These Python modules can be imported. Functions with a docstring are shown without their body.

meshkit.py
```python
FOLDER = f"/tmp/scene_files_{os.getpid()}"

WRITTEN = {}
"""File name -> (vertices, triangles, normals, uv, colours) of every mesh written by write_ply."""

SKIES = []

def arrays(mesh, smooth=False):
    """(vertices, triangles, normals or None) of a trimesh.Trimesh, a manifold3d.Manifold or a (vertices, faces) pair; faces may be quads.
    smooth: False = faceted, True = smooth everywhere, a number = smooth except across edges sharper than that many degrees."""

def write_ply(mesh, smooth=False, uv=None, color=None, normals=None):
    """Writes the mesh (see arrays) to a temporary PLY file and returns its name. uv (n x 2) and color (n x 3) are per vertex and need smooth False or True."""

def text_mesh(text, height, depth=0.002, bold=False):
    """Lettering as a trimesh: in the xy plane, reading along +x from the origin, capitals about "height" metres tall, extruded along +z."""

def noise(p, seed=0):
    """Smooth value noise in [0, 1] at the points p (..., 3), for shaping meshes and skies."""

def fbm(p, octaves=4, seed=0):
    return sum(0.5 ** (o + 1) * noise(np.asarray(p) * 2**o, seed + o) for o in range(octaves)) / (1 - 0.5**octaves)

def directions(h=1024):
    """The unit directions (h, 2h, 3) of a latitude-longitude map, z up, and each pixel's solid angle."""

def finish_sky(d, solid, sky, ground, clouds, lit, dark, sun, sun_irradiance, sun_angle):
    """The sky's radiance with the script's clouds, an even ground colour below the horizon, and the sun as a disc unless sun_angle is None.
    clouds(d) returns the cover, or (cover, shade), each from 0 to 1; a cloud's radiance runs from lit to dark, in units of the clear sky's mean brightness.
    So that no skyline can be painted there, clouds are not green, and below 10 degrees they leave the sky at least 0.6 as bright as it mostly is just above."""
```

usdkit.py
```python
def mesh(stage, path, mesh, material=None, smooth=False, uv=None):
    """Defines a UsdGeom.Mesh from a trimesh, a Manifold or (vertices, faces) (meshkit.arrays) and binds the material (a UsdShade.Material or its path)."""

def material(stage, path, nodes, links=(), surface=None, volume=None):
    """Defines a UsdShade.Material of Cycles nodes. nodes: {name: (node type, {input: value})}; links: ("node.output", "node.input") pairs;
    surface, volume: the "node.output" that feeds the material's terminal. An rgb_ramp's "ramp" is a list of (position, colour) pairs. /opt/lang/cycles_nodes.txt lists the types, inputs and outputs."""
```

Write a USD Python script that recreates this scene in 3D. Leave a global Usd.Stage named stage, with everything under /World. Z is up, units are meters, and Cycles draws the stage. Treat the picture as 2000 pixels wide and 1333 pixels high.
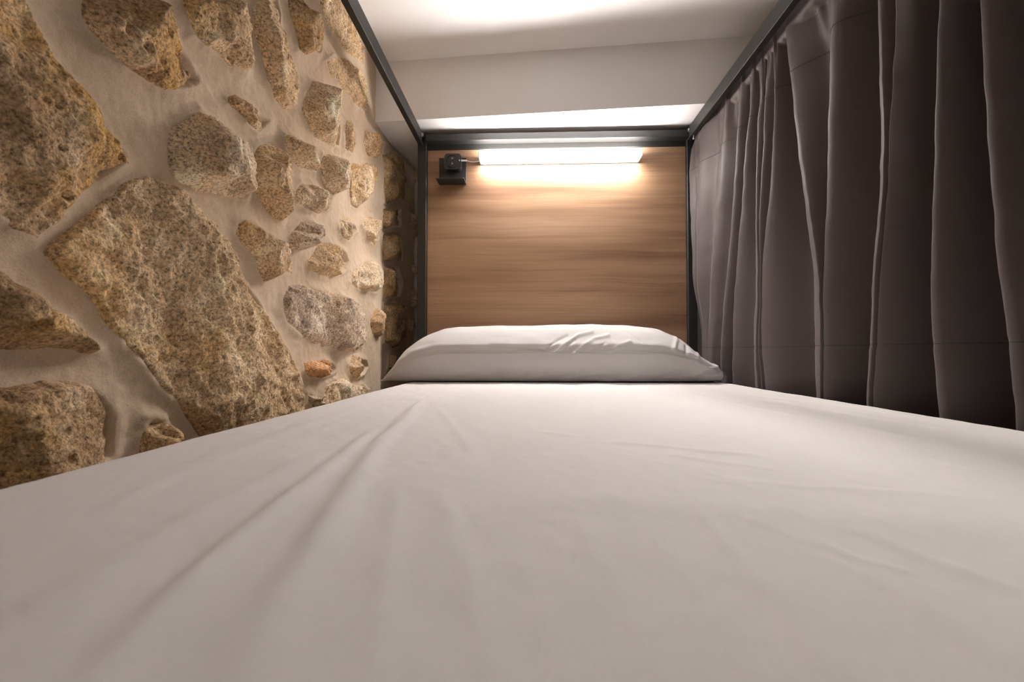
import math
import numpy as np
import trimesh
import shapely
from scipy import ndimage
from scipy.interpolate import PchipInterpolator
from pxr import Gf, Sdf, Usd, UsdGeom, UsdShade
import meshkit
import usdkit

stage = Usd.Stage.CreateInMemory()
UsdGeom.SetStageUpAxis(stage, UsdGeom.Tokens.z)
UsdGeom.SetStageMetersPerUnit(stage, 1.0)
WORLD = UsdGeom.Xform.Define(stage, '/World')
stage.SetDefaultPrim(WORLD.GetPrim())
UsdGeom.Scope.Define(stage, '/World/Looks')

# ---------------------------------------------------------------- camera, light levels, exposure
Z0 = 1.40                      # camera height; all shapes below are written relative to the camera's foot point and height
FPX = 889.0                    # focal length in pixels of the 2000 px wide picture (16 mm on 36 mm)
YAW, PITCH = math.atan(33 / FPX), math.atan(19.5 / FPX)
LAMP_STRENGTH = 62.0           # bunk reading light
ROOM_LAMP_STRENGTH = 3.6      # dormitory ceiling lamps, outside the frame
SPOT_STRENGTH = 1150.0          # small ceiling spot above the canopy rail on the curtain side, outside the frame
EXPOSURE = 0.30
_f = np.array([-math.sin(YAW) * math.cos(PITCH), math.cos(YAW) * math.cos(PITCH), math.sin(PITCH)])
_r = np.array([math.cos(YAW), math.sin(YAW), 0.0])
_u = np.cross(_r, _f)
cam = UsdGeom.Camera.Define(stage, '/World/camera')
cam.CreateFocalLengthAttr(16.0)
cam.CreateHorizontalApertureAttr(36.0)
cam.CreateVerticalApertureAttr(36.0 * 1333 / 2000)
cam.CreateClippingRangeAttr(Gf.Vec2f(0.01, 100))
cam.CreateFStopAttr(9.0)
cam.CreateFocusDistanceAttr(1.0)
cam.CreateExposureAttr(EXPOSURE)
m4 = Gf.Matrix4d(*_r, 0, *_u, 0, *(-_f), 0, 0, 0, Z0, 1)
cam.AddTransformOp().Set(m4)


def rays(px):
    px = np.atleast_2d(np.asarray(px, float))
    return _f + _r * ((px[:, :1] - 1000) / FPX) + _u * ((666.5 - px[:, 1:2]) / FPX)


def on_x(px, x):
    d = rays(px)
    return d * (np.asarray(x, float).reshape(-1, 1) / d[:, :1])


def on_y(px, y):
    d = rays(px)
    return d * (y / d[:, 1:2])


def on_z(px, z):
    d = rays(px)
    return d * (z / d[:, 2:3])


# ---------------------------------------------------------------- helpers
def free(path):
    if not stage.GetPrimAtPath(path):
        return path
    k = 1
    while stage.GetPrimAtPath(f'{path}_{k:03d}'):
        k += 1
    return f'{path}_{k:03d}'


BASES = {}


def tag(prim, label=None, cat=None, group=None, kind=None):
    for k, v in (('label', label), ('category', cat), ('group', group), ('kind', kind)):
        if v:
            prim.SetCustomDataByKey(k, v)
    return prim


def thing(name, base, label=None, cat=None, group=None, kind=None):
    x = UsdGeom.Xform.Define(stage, free('/World/' + name))
    x.AddTranslateOp().Set(Gf.Vec3d(base[0], base[1], base[2] + Z0))
    BASES[str(x.GetPath())] = np.array([base[0], base[1], base[2]], float)
    return tag(x.GetPrim(), label, cat, group, kind)


def part(parent, name, mesh, mat, smooth=30, label=None, kind=None):
    """a mesh, given relative to the camera, as a child of a thing (or of a part)"""
    pp = str(parent.GetPath()) if parent is not None else '/World'
    base = None
    q = pp
    while q and q != '/World':
        if q in BASES:
            base = BASES[q]
            break
        q = q.rsplit('/', 1)[0]
    if base is None:
        base = np.array([0, 0, -Z0])
    v, f = (mesh.vertices, mesh.faces) if isinstance(mesh, trimesh.Trimesh) else mesh
    m = usdkit.mesh(stage, free(f'{pp}/{name}'), (np.asarray(v) - base, np.asarray(f)), mat, smooth=smooth)
    return tag(m.GetPrim(), label, kind=kind)


def box(lo, hi, bevel=0.0):
    lo, hi = np.minimum(lo, hi).astype(float), np.maximum(lo, hi).astype(float)
    if bevel <= 0:
        return trimesh.creation.box(bounds=[lo, hi])
    pts = []
    for sx in (0, 1):
        for sy in (0, 1):
            for sz in (0, 1):
                c = np.array([hi[0] if sx else lo[0], hi[1] if sy else lo[1], hi[2] if sz else lo[2]])
                s = np.array([-1 if sx else 1, -1 if sy else 1, -1 if sz else 1]) * bevel
                for k in range(3):
                    d = s.copy()
                    d[k] = 0
                    pts.append(c + d)
    return trimesh.convex.convex_hull(np.array(pts))


def join(*ms):
    return trimesh.util.concatenate(ms)


def cyl(p0, p1, r, n=24):
    return trimesh.creation.cylinder(radius=r, segment=[p0, p1], sections=n)


def tube(pts, r, n=8, closed_ends=True):
    pts = np.asarray(pts, float)
    t = np.gradient(pts, axis=0)
    t /= np.linalg.norm(t, axis=1, keepdims=True)
    ref = np.array([0.0, 0.0, 1.0])
    if abs(t[0] @ ref) > 0.9:
        ref = np.array([1.0, 0, 0])
    a = np.cross(t, ref)
    a /= np.linalg.norm(a, axis=1, keepdims=True)
    b = np.cross(a, t)
    ang = np.linspace(0, 2 * np.pi, n, endpoint=False)
    r = np.broadcast_to(np.asarray(r, float).reshape(-1, 1, 1), (len(pts), 1, 1))
    v = pts[:, None] + r * (a[:, None] * np.cos(ang)[None, :, None] + b[:, None] * np.sin(ang)[None, :, None])
    f = grid_faces(len(pts), n, wrap=True)
    v = v.reshape(-1, 3)
    caps = []
    if closed_ends:
        m = len(v)
        v = np.vstack([v, pts[:1], pts[-1:]])
        for k in range(n):
            caps.append([m, (k + 1) % n, k])
            o = (len(pts) - 1) * n
            caps.append([m + 1, o + k, o + (k + 1) % n])
    return trimesh.Trimesh(v, np.vstack([f, caps]) if caps else f, process=False)


def grid_faces(rows, cols, wrap=False):
    i, j = np.meshgrid(np.arange(rows - 1), np.arange(cols if wrap else cols - 1), indexing='ij')
    a = i * cols + j
    b = i * cols + (j + 1) % cols
    c = (i + 1) * cols + (j + 1) % cols
    d = (i + 1) * cols + j
    a, b, c, d = (k.ravel() for k in (a, b, c, d))
    return np.vstack([np.stack([a, b, c], 1), np.stack([a, c, d], 1)])


def fbm2(y, z, s, o=4, seed=0):
    """value noise in -1..1 of wall coordinates at feature size s metres"""
    p = np.stack([y / s + 31.7 + seed * 7.3, z / s + 17.1 - seed * 3.1, np.full_like(y, seed * 1.37 + 0.5)], -1)
    return meshkit.fbm(p, o, seed) * 2 - 1


# ---------------------------------------------------------------- materials
def mat(name, nodes, links, surface='p.BSDF'):
    return usdkit.material(stage, '/World/Looks/' + name, nodes, links, surface=surface)


def plain(name, color, rough=0.5, **kw):
    return mat(name, {'p': ('principled_bsdf', {'base_color': color, 'roughness': rough, **kw})}, [])


def metal_black():
    return mat('black_powder_coat', {
        'g': ('geometry', {}),
        'n': ('noise_texture', {'scale': 900.0, 'detail': 2.0}),
        'b': ('bump', {'strength': 0.25, 'distance': 0.0006}),
        'p': ('principled_bsdf', {'base_color': (0.022, 0.021, 0.020), 'roughness': 0.5, 'specular_ior_level': 0.32})},
        [('g.position', 'n.vector'), ('n.fac', 'b.height'), ('b.normal', 'p.normal')])


def plaster(name, color):
    return mat(name, {
        'g': ('geometry', {}),
        'n': ('noise_texture', {'scale': 160.0, 'detail': 3.0}),
        'n2': ('noise_texture', {'scale': 2.5, 'detail': 3.0}),
        'r': ('rgb_ramp', {'ramp': [(0.3, tuple(c * 0.96 for c in color)), (0.7, color)]}),
        'b': ('bump', {'strength': 0.12, 'distance': 0.002}),
        'p': ('principled_bsdf', {'roughness': 0.85, 'specular_ior_level': 0.2})},
        [('g.position', 'n.vector'), ('g.position', 'n2.vector'), ('n2.fac', 'r.fac'), ('r.color', 'p.base_color'),
         ('n.fac', 'b.height'), ('b.normal', 'p.normal')])


def stone_mat(name, dark, mid, light, ochre, ochre_amount, seed):
    """speckled rough stone: broad tone, ochre patches, mineral specks and pits"""
    off = (seed * 3.17, seed * 1.91, seed * 2.33)
    return mat(name, {
        'g': ('geometry', {}),
        'mp': ('mapping', {'location': off}),
        'n1': ('noise_texture', {'scale': 17.0, 'detail': 5.0, 'roughness': 0.6}),
        'n2': ('noise_texture', {'scale': 230.0, 'detail': 4.0, 'roughness': 0.75}),
        'n3': ('noise_texture', {'scale': 9.0, 'detail': 4.0, 'roughness': 0.6}),
        'n4': ('noise_texture', {'scale': 330.0, 'detail': 2.0}),
        'r1': ('rgb_ramp', {'ramp': [(0.30, dark), (0.52, mid), (0.72, light)]}),
        'r2': ('rgb_ramp', {'ramp': [(0.31, (0.26, 0.21, 0.165)), (0.44, (0.80, 0.76, 0.72)), (0.60, (1.42, 1.38, 1.32))]}),
        'r3': ('rgb_ramp', {'ramp': [(0.50, (0, 0, 0)), (0.66, (ochre_amount,) * 3)]}),
        'r4': ('rgb_ramp', {'ramp': [(0.30, (0.35, 0.33, 0.33)), (0.40, (1, 1, 1))]}),
        'o': ('mix_color', {'blend_type': 'mix', 'b': ochre}),
        'm': ('mix_color', {'blend_type': 'multiply', 'fac': 1.0, 'use_clamp_result': False}),
        'm2': ('mix_color', {'blend_type': 'multiply', 'fac': 0.8}),
        'sum': ('math', {'math_type': 'multiply_add', 'value2': 0.45}),
        'b': ('bump', {'strength': 0.8, 'distance': 0.0042}),
        'p': ('principled_bsdf', {'roughness': 0.88, 'specular_ior_level': 0.25})},
        [('g.position', 'mp.vector'), ('mp.vector', 'n1.vector'), ('mp.vector', 'n2.vector'), ('mp.vector', 'n3.vector'),
         ('mp.vector', 'n4.vector'), ('n1.fac', 'r1.fac'), ('n2.fac', 'r2.fac'), ('n3.fac', 'r3.fac'), ('n4.fac', 'r4.fac'),
         ('r3.color', 'o.fac'), ('r1.color', 'o.a'), ('o.result', 'm.a'), ('r2.color', 'm.b'), ('m.result', 'm2.a'),
         ('r4.color', 'm2.b'), ('m2.result', 'p.base_color'), ('n4.fac', 'sum.value1'), ('n2.fac', 'sum.value3'),
         ('sum.value', 'b.height'), ('b.normal', 'p.normal')])


def mortar_mat():
    return mat('lime_mortar', {
        'g': ('geometry', {}),
        'n1': ('noise_texture', {'scale': 7.0, 'detail': 5.0, 'roughness': 0.6}),
        'n2': ('noise_texture', {'scale': 420.0, 'detail': 3.0, 'roughness': 0.7}),
        'n3': ('noise_texture', {'scale': 45.0, 'detail': 4.0}),
        'r1': ('rgb_ramp', {'ramp': [(0.3, (0.59, 0.455, 0.32)), (0.7, (0.78, 0.62, 0.465))]}),
        'r2': ('rgb_ramp', {'ramp': [(0.3, (0.80, 0.79, 0.78)), (0.7, (1.0, 1.0, 1.0))]}),
        'm': ('mix_color', {'blend_type': 'multiply', 'fac': 1.0}),
        's': ('math', {'math_type': 'multiply_add', 'value2': 0.5}),
        'b': ('bump', {'strength': 0.5, 'distance': 0.0025}),
        'p': ('principled_bsdf', {'roughness': 0.95, 'specular_ior_level': 0.15})},
        [('g.position', 'n1.vector'), ('g.position', 'n2.vector'), ('g.position', 'n3.vector'), ('n1.fac', 'r1.fac'),
         ('n2.fac', 'r2.fac'), ('r1.color', 'm.a'), ('r2.color', 'm.b'), ('m.result', 'p.base_color'),
         ('n2.fac', 's.value1'), ('n3.fac', 's.value3'), ('s.value', 'b.height'), ('b.normal', 'p.normal')])


def wood_mat():
    return mat('oak_laminate', {
        'g': ('geometry', {}),
        'warp': ('noise_texture', {'scale': 2.6, 'detail': 2.0}),
        'wa': ('vector_math', {'math_type': 'multiply_add', 'vector2': (0.0, 0.0, 0.022)}),
        'ma': ('mapping', {'scale': (0.9, 1.0, 13.0)}),
        'mb': ('mapping', {'scale': (4.0, 1.0, 260.0)}),
        'mc': ('mapping', {'scale': (1.3, 1.0, 60.0)}),
        'na': ('noise_texture', {'scale': 1.0, 'detail': 3.0}),
        'nb': ('noise_texture', {'scale': 1.0, 'detail': 3.0, 'roughness': 0.6}),
        'nc': ('noise_texture', {'scale': 1.0, 'detail': 3.0, 'distortion': 0.4}),
        'ra': ('rgb_ramp', {'ramp': [(0.36, (0.205, 0.112, 0.062)), (0.5, (0.305, 0.180, 0.104)), (0.64, (0.365, 0.228, 0.140))]}),
        'rb': ('rgb_ramp', {'ramp': [(0.30, (0.74, 0.71, 0.69)), (0.55, (1, 1, 1))]}),
        'rc': ('rgb_ramp', {'ramp': [(0.30, (0.70, 0.66, 0.63)), (0.5, (1, 1, 1))]}),
        'm1': ('mix_color', {'blend_type': 'multiply', 'fac': 0.6}),
        'm2': ('mix_color', {'blend_type': 'multiply', 'fac': 0.7}),
        'b': ('bump', {'strength': 0.06, 'distance': 0.001}),
        'p': ('principled_bsdf', {'roughness': 0.42, 'specular_ior_level': 0.5})},
        [('g.position', 'warp.vector'), ('warp.color', 'wa.vector1'), ('g.position', 'wa.vector3'),
         ('wa.vector', 'ma.vector'), ('wa.vector', 'mb.vector'), ('wa.vector', 'mc.vector'),
         ('ma.vector', 'na.vector'), ('mb.vector', 'nb.vector'), ('mc.vector', 'nc.vector'),
         ('na.fac', 'ra.fac'), ('nb.fac', 'rb.fac'), ('nc.fac', 'rc.fac'), ('ra.color', 'm1.a'), ('rb.color', 'm1.b'),
         ('m1.result', 'm2.a'), ('rc.color', 'm2.b'), ('m2.result', 'p.base_color'), ('nb.fac', 'b.height'), ('b.normal', 'p.normal')])


def cloth_mat(name, color, weave=1500.0, bump=0.10, sheen=0.0, rough=0.9, spec=0.2):
    lo = tuple(c * 0.955 for c in color)
    return mat(name, {
        'g': ('geometry', {}),
        'ma': ('mapping', {'scale': (weave, weave * 0.12, weave * 0.6)}),
        'mb': ('mapping', {'scale': (weave * 0.12, weave, weave)}),
        'na': ('noise_texture', {'scale': 1.0, 'detail': 1.0}),
        'nb': ('noise_texture', {'scale': 1.0, 'detail': 1.0}),
        'ad': ('math', {'math_type': 'add'}),
        'half': ('math', {'math_type': 'multiply', 'value2': 0.5}),
        'r': ('rgb_ramp', {'ramp': [(0.35, lo), (0.62, color)]}),
        'b': ('bump', {'strength': bump, 'distance': 0.0008}),
        'p': ('principled_bsdf', {'roughness': rough, 'specular_ior_level': spec, 'sheen_weight': sheen, 'sheen_roughness': 0.4,
                                  'sheen_tint': (0.9, 0.82, 0.80)})},
        [('g.position', 'ma.vector'), ('g.position', 'mb.vector'), ('ma.vector', 'na.vector'), ('mb.vector', 'nb.vector'),
         ('na.fac', 'ad.value1'), ('nb.fac', 'ad.value2'), ('ad.value', 'half.value1'), ('half.value', 'r.fac'),
         ('r.color', 'p.base_color'), ('half.value', 'b.height'), ('b.normal', 'p.normal')])


def emitter(name, color, strength):
    return mat(name, {'e': ('emission', {'color': color, 'strength': strength})}, [], surface='e.emission')


BLACK = metal_black()
WHITE_WALL = plaster('white_plaster', (0.86, 0.84, 0.83))
MORTAR = mortar_mat()
STONES = {
    'tan': stone_mat('tan_stone', (0.460, 0.324, 0.196), (0.733, 0.545, 0.349), (0.920, 0.775, 0.545), (0.715, 0.460, 0.170), 0.45, 1),
    'brown': stone_mat('brown_stone', (0.341, 0.212, 0.110), (0.580, 0.409, 0.247), (0.852, 0.682, 0.478), (0.682, 0.426, 0.137), 0.75, 2),
    'pale': stone_mat('pale_stone', (0.563, 0.426, 0.281), (0.818, 0.656, 0.478), (0.920, 0.904, 0.715), (0.767, 0.511, 0.222), 0.35, 3),
    'grey': stone_mat('grey_stone', (0.426, 0.324, 0.256), (0.682, 0.553, 0.434), (0.920, 0.784, 0.648), (0.648, 0.443, 0.222), 0.35, 4),
    'orange': stone_mat('orange_stone', (0.443, 0.239, 0.119), (0.784, 0.443, 0.222), (0.920, 0.682, 0.443), (0.818, 0.409, 0.137), 0.8, 5),
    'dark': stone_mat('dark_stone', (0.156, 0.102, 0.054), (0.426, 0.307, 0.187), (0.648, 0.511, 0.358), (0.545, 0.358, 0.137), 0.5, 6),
}
WOOD = wood_mat()
SHEET = cloth_mat('white_cotton_sheet', (0.745, 0.722, 0.712), 1400.0, 0.12)
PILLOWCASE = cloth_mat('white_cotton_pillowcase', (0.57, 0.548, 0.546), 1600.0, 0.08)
CURTAIN = cloth_mat('taupe_curtain_cloth', (0.090, 0.073, 0.072), 1300.0, 0.10, sheen=0.24, rough=0.55, spec=0.28)
THREAD = plain('dark_thread', (0.05, 0.04, 0.04), 0.8)
STEEL = plain('bolt_steel', (0.62, 0.62, 0.62), 0.28, metallic=1.0)
WHITE_PLASTIC = plain('white_plastic', (0.80, 0.79, 0.77), 0.4)
GREY_PLASTIC = plain('grey_plastic', (0.55, 0.54, 0.53), 0.45)
BLACK_PLASTIC = plain('black_plastic', (0.022, 0.022, 0.024), 0.38)
LAMP_GLOW = emitter('lamp_diffuser_glow', (1.0, 0.965, 0.935), LAMP_STRENGTH)
SPOT_GLOW = emitter('ceiling_spot_glow', (1.0, 0.95, 0.91), SPOT_STRENGTH)
ROOM_GLOW = emitter('ceiling_lamp_glow', (1.0, 0.93, 0.87), ROOM_LAMP_STRENGTH)

# ---------------------------------------------------------------- the room
CEIL, BACK_Y, RIGHT_X, FRONT_Y, FLOOR = 0.998, 1.95, 2.7, -2.6, -Z0
XM = -0.482                                            # mean mortar plane of the stone wall


def slab(name, lo, hi, m, label):
    o = part(None, name, box(lo, hi), m, smooth=False)
    return tag(o, label, kind='structure')


slab('ceiling', (-0.9, FRONT_Y - .1, CEIL), (RIGHT_X + .1, BACK_Y + .1, CEIL + .1), WHITE_WALL, 'white plastered ceiling above the bunk')
slab('wall_back', (-0.9, BACK_Y, FLOOR), (RIGHT_X + .1, BACK_Y + .1, CEIL), WHITE_WALL, 'white plastered wall behind the headboard')
slab('wall_right', (RIGHT_X, FRONT_Y, FLOOR), (RIGHT_X + .1, BACK_Y, CEIL), WHITE_WALL, 'white plastered wall across the room beyond the curtain')
slab('wall_front', (-0.9, FRONT_Y - .1, FLOOR), (RIGHT_X + .1, FRONT_Y, CEIL), WHITE_WALL, 'white plastered wall behind the foot of the bunk')
FLOOR_MAT = mat('floor_tile', {
    'g': ('geometry', {}), 'n': ('noise_texture', {'scale': 4.0, 'detail': 4.0}),
    'r': ('rgb_ramp', {'ramp': [(0.3, (0.30, 0.27, 0.24)), (0.7, (0.38, 0.35, 0.31))]}),
    'p': ('principled_bsdf', {'roughness': 0.5})},
    [('g.position', 'n.vector'), ('n.fac', 'r.fac'), ('r.color', 'p.base_color')])
slab('floor', (-0.9, FRONT_Y - .1, FLOOR - .1), (RIGHT_X + .1, BACK_Y + .1, FLOOR), FLOOR_MAT, 'grey beige floor of the dormitory')

# dropped beam across the head of the bunk, a little askew to the headboard: front lower edge traced on two points
BEAM_Z = 0.790
e0, e1 = on_z([(745, 238)], BEAM_Z)[0], on_z([(1380, 202)], BEAM_Z)[0]
sl = (e1[1] - e0[1]) / (e1[0] - e0[0])
yb = lambda x: e0[1] + sl * (x - e0[0])
xa, xb = -0.75, RIGHT_X
bv = []
for x in (xa, xb):
    for (y, z) in ((yb(x), BEAM_Z), (BACK_Y, BEAM_Z), (BACK_Y, CEIL), (yb(x), CEIL)):
        bv.append((x, y, z))
beam = trimesh.convex.convex_hull(np.array(bv))
tag(part(None, 'trim_1', beam, WHITE_WALL, smooth=False), 'white plastered ceiling beam running across above the headboard', kind='structure')

# ---------------------------------------------------------------- the stone wall
# outlines traced on the photograph and carried onto the wall's own plane: (name of look, proud height in m, outline)
TRACED = [
    ('brown', .026, [(-60, -60), (85, -20), (112, 50), (150, 128), (195, 190), (238, 250), (280, 298), (288, 325), (255, 345), (192, 383), (150, 430), (108, 478), (55, 455), (0, 425), (-70, 395), (-90, 100)]),
    ('brown', .030, [(182, -18), (205, 50), (240, 98), (270, 131), (322, 167), (350, 184), (395, 183), (432, 172), (415, 140), (385, 100), (355, 50), (325, -18)]),
    ('tan', .030, [(380, -15), (385, 30), (398, 70), (437, 102), (472, 133), (504, 146), (512, 118), (506, 78), (495, 38), (488, -15)]),
    ('tan', .030, [(516, 8), (525, -15), (560, -15), (565, 20), (563, 75), (566, 108), (587, 131), (598, 165), (598, 210), (580, 217), (557, 195), (542, 165), (531, 131), (520, 94), (515, 50)]),
    ('brown', .028, [(576, -15), (580, 30), (591, 71), (595, 101), (610, 111), (625, 105), (640, 112), (640, 86), (636, 64), (625, 37), (606, 8), (602, -15)]),
    ('tan', .024, [(632, -15), (642, 30), (660, 72), (688, 102), (718, 128), (722, 112), (712, 70), (692, 38), (672, -15)]),
    ('tan', .028, [(643, 116), (662, 103), (690, 114), (714, 134), (722, 152), (726, 176), (730, 210), (720, 222), (700, 203), (681, 169), (659, 146)]),
    ('pale', .040, [(625, 154), (610, 176), (606, 210), (617, 240), (632, 270), (647, 277), (662, 289), (674, 292), (676, 262), (674, 232), (670, 202), (659, 176), (644, 161)]),
    ('tan', .022, [(684, 229), (681, 262), (682, 296), (696, 304), (707, 292), (711, 270), (700, 236)]),
    ('brown', .026, [(722, 251), (719, 277), (726, 304), (745, 311), (760, 296), (764, 277), (745, 262), (734, 255)]),
    ('tan', .020, [(471, 184), (467, 202), (497, 229), (524, 259), (535, 266), (554, 244), (557, 229), (527, 214), (505, 191), (486, 180)]),
    ('pale', .046, [(412, 208), (375, 240), (352, 275), (355, 325), (375, 352), (412, 375), (468, 393), (495, 397), (505, 380), (503, 352), (499, 325), (486, 287), (475, 262), (452, 227), (426, 212)]),
    ('tan', .040, [(531, 274), (512, 296), (503, 330), (512, 360), (520, 390), (535, 412), (565, 437), (574, 431), (576, 397), (578, 356), (572, 319), (565, 292), (550, 277)]),
    ('pale', .042, [(571, 259), (569, 285), (580, 315), (602, 334), (631, 339), (629, 322), (617, 300), (602, 270), (584, 261)]),
    ('pale', .040, [(599, 352), (589, 375), (595, 401), (610, 412), (636, 422), (659, 407), (655, 390), (640, 367), (617, 354)]),
    ('pale', .036, [(644, 296), (638, 322), (642, 356), (659, 386), (679, 364), (677, 345), (672, 322), (662, 300)]),
    ('tan', .036, [(704, 319), (694, 337), (692, 375), (696, 401), (709, 409), (726, 386), (737, 364), (747, 345), (741, 322), (722, 317)]),
    ('grey', .036, [(599, 427), (584, 450), (580, 480), (591, 491), (621, 487), (636, 465), (634, 439), (621, 427)]),
    ('pale', .022, [(677, 424), (670, 446), (677, 469), (696, 472), (711, 454), (707, 435), (692, 424)]),
    ('pale', .030, [(719, 424), (717, 439), (726, 469), (741, 482), (752, 476), (752, 442), (741, 424)]),
    ('tan', .038, [(481, 427), (476, 454), (487, 478), (511, 508), (520, 532), (532, 554), (556, 544), (580, 538), (595, 538), (589, 511), (568, 481), (544, 457), (520, 436), (499, 424)]),
    ('tan', .036, [(637, 475), (616, 511), (620, 532), (640, 541), (670, 542), (688, 532), (697, 511), (688, 493), (670, 478), (655, 472)]),
    ('pale', .036, [(718, 511), (700, 532), (695, 553), (712, 568), (745, 575), (755, 562), (757, 538), (751, 517), (733, 505)]),
    ('grey', .046, [(583, 556), (568, 577), (565, 610), (577, 637), (598, 658), (634, 676), (664, 688), (700, 691), (718, 679), (725, 649), (718, 610), (700, 586), (670, 571), (628, 562), (604, 553)]),
    ('brown', .028, [(742, 598), (736, 628), (739, 655), (751, 661), (757, 634), (757, 610)]),
    ('tan', .030, [(700, 691), (689, 712), (691, 733), (706, 742), (724, 733), (733, 718), (727, 700)]),
    ('orange', .032, [(610, 706), (604, 724), (613, 742), (640, 742), (664, 733), (673, 724), (664, 706), (646, 700), (625, 703)]),
    ('pale', .030, [(649, 748), (640, 775), (640, 815), (700, 815), (735, 760), (718, 751), (700, 754), (685, 736), (664, 739)]),
    ('grey', .026, [(611, 764), (612, 790), (636, 812), (634, 772)]),
    ('tan', .040, [(112, 492), (150, 455), (185, 425), (235, 380), (262, 352), (310, 335), (350, 355), (385, 390), (420, 425), (450, 460), (472, 510), (500, 550), (530, 600), (560, 655), (585, 700), (600, 745), (605, 850), (420, 895), (395, 845), (350, 790), (300, 735), (255, 680), (215, 620), (175, 565), (140, 530)]),
    ('brown', .034, [(-70, 500), (10, 512), (28, 540), (75, 560), (120, 590), (160, 630), (200, 670), (222, 686), (180, 698), (160, 690), (124, 681), (86, 683), (38, 685), (0, 690), (-80, 690)]),
    ('brown', .030, [(-70, 760), (0, 757), (22, 750), (105, 739), (157, 739), (210, 750), (240, 772), (255, 806), (257, 900), (150, 960), (0, 1010), (-70, 1030)]),
    ('tan', .030, [(300, 814), (292, 844), (286, 900), (330, 905), (358, 880), (352, 840), (341, 814), (322, 810)]),
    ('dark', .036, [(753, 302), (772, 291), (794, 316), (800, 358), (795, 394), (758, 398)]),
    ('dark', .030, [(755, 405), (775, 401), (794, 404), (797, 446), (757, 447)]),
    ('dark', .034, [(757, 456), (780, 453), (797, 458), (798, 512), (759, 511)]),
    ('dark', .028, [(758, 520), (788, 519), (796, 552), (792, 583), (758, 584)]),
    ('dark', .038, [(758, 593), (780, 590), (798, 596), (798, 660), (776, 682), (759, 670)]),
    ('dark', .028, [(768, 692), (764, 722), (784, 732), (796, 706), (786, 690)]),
]
rng = np.random.default_rng(11)
XP = XM + 0.020
outlines = []


def recede(y):
    t = np.clip((np.asarray(y, float) - 1.00) / 0.50, 0, 1)
    b = np.clip((np.asarray(y, float) - 1.66) / 0.26, 0, 1)
    return -0.046 * t * t * (3 - 2 * t) + 0.030 * b * b * (3 - 2 * b)


def on_wall(px):
    x = np.full(len(px), XP)
    for _ in range(8):
        p = on_x(px, x)
        x = XP + recede(p[:, 1])
    return on_x(px, x)


for look, h, px in TRACED:
    p = on_wall(px)
    outlines.append((look, h, shapely.Polygon(p[:, 1:3]).buffer(0)))
traced_union = shapely.union_all([o[2].buffer(0.018) for o in outlines])
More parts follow.
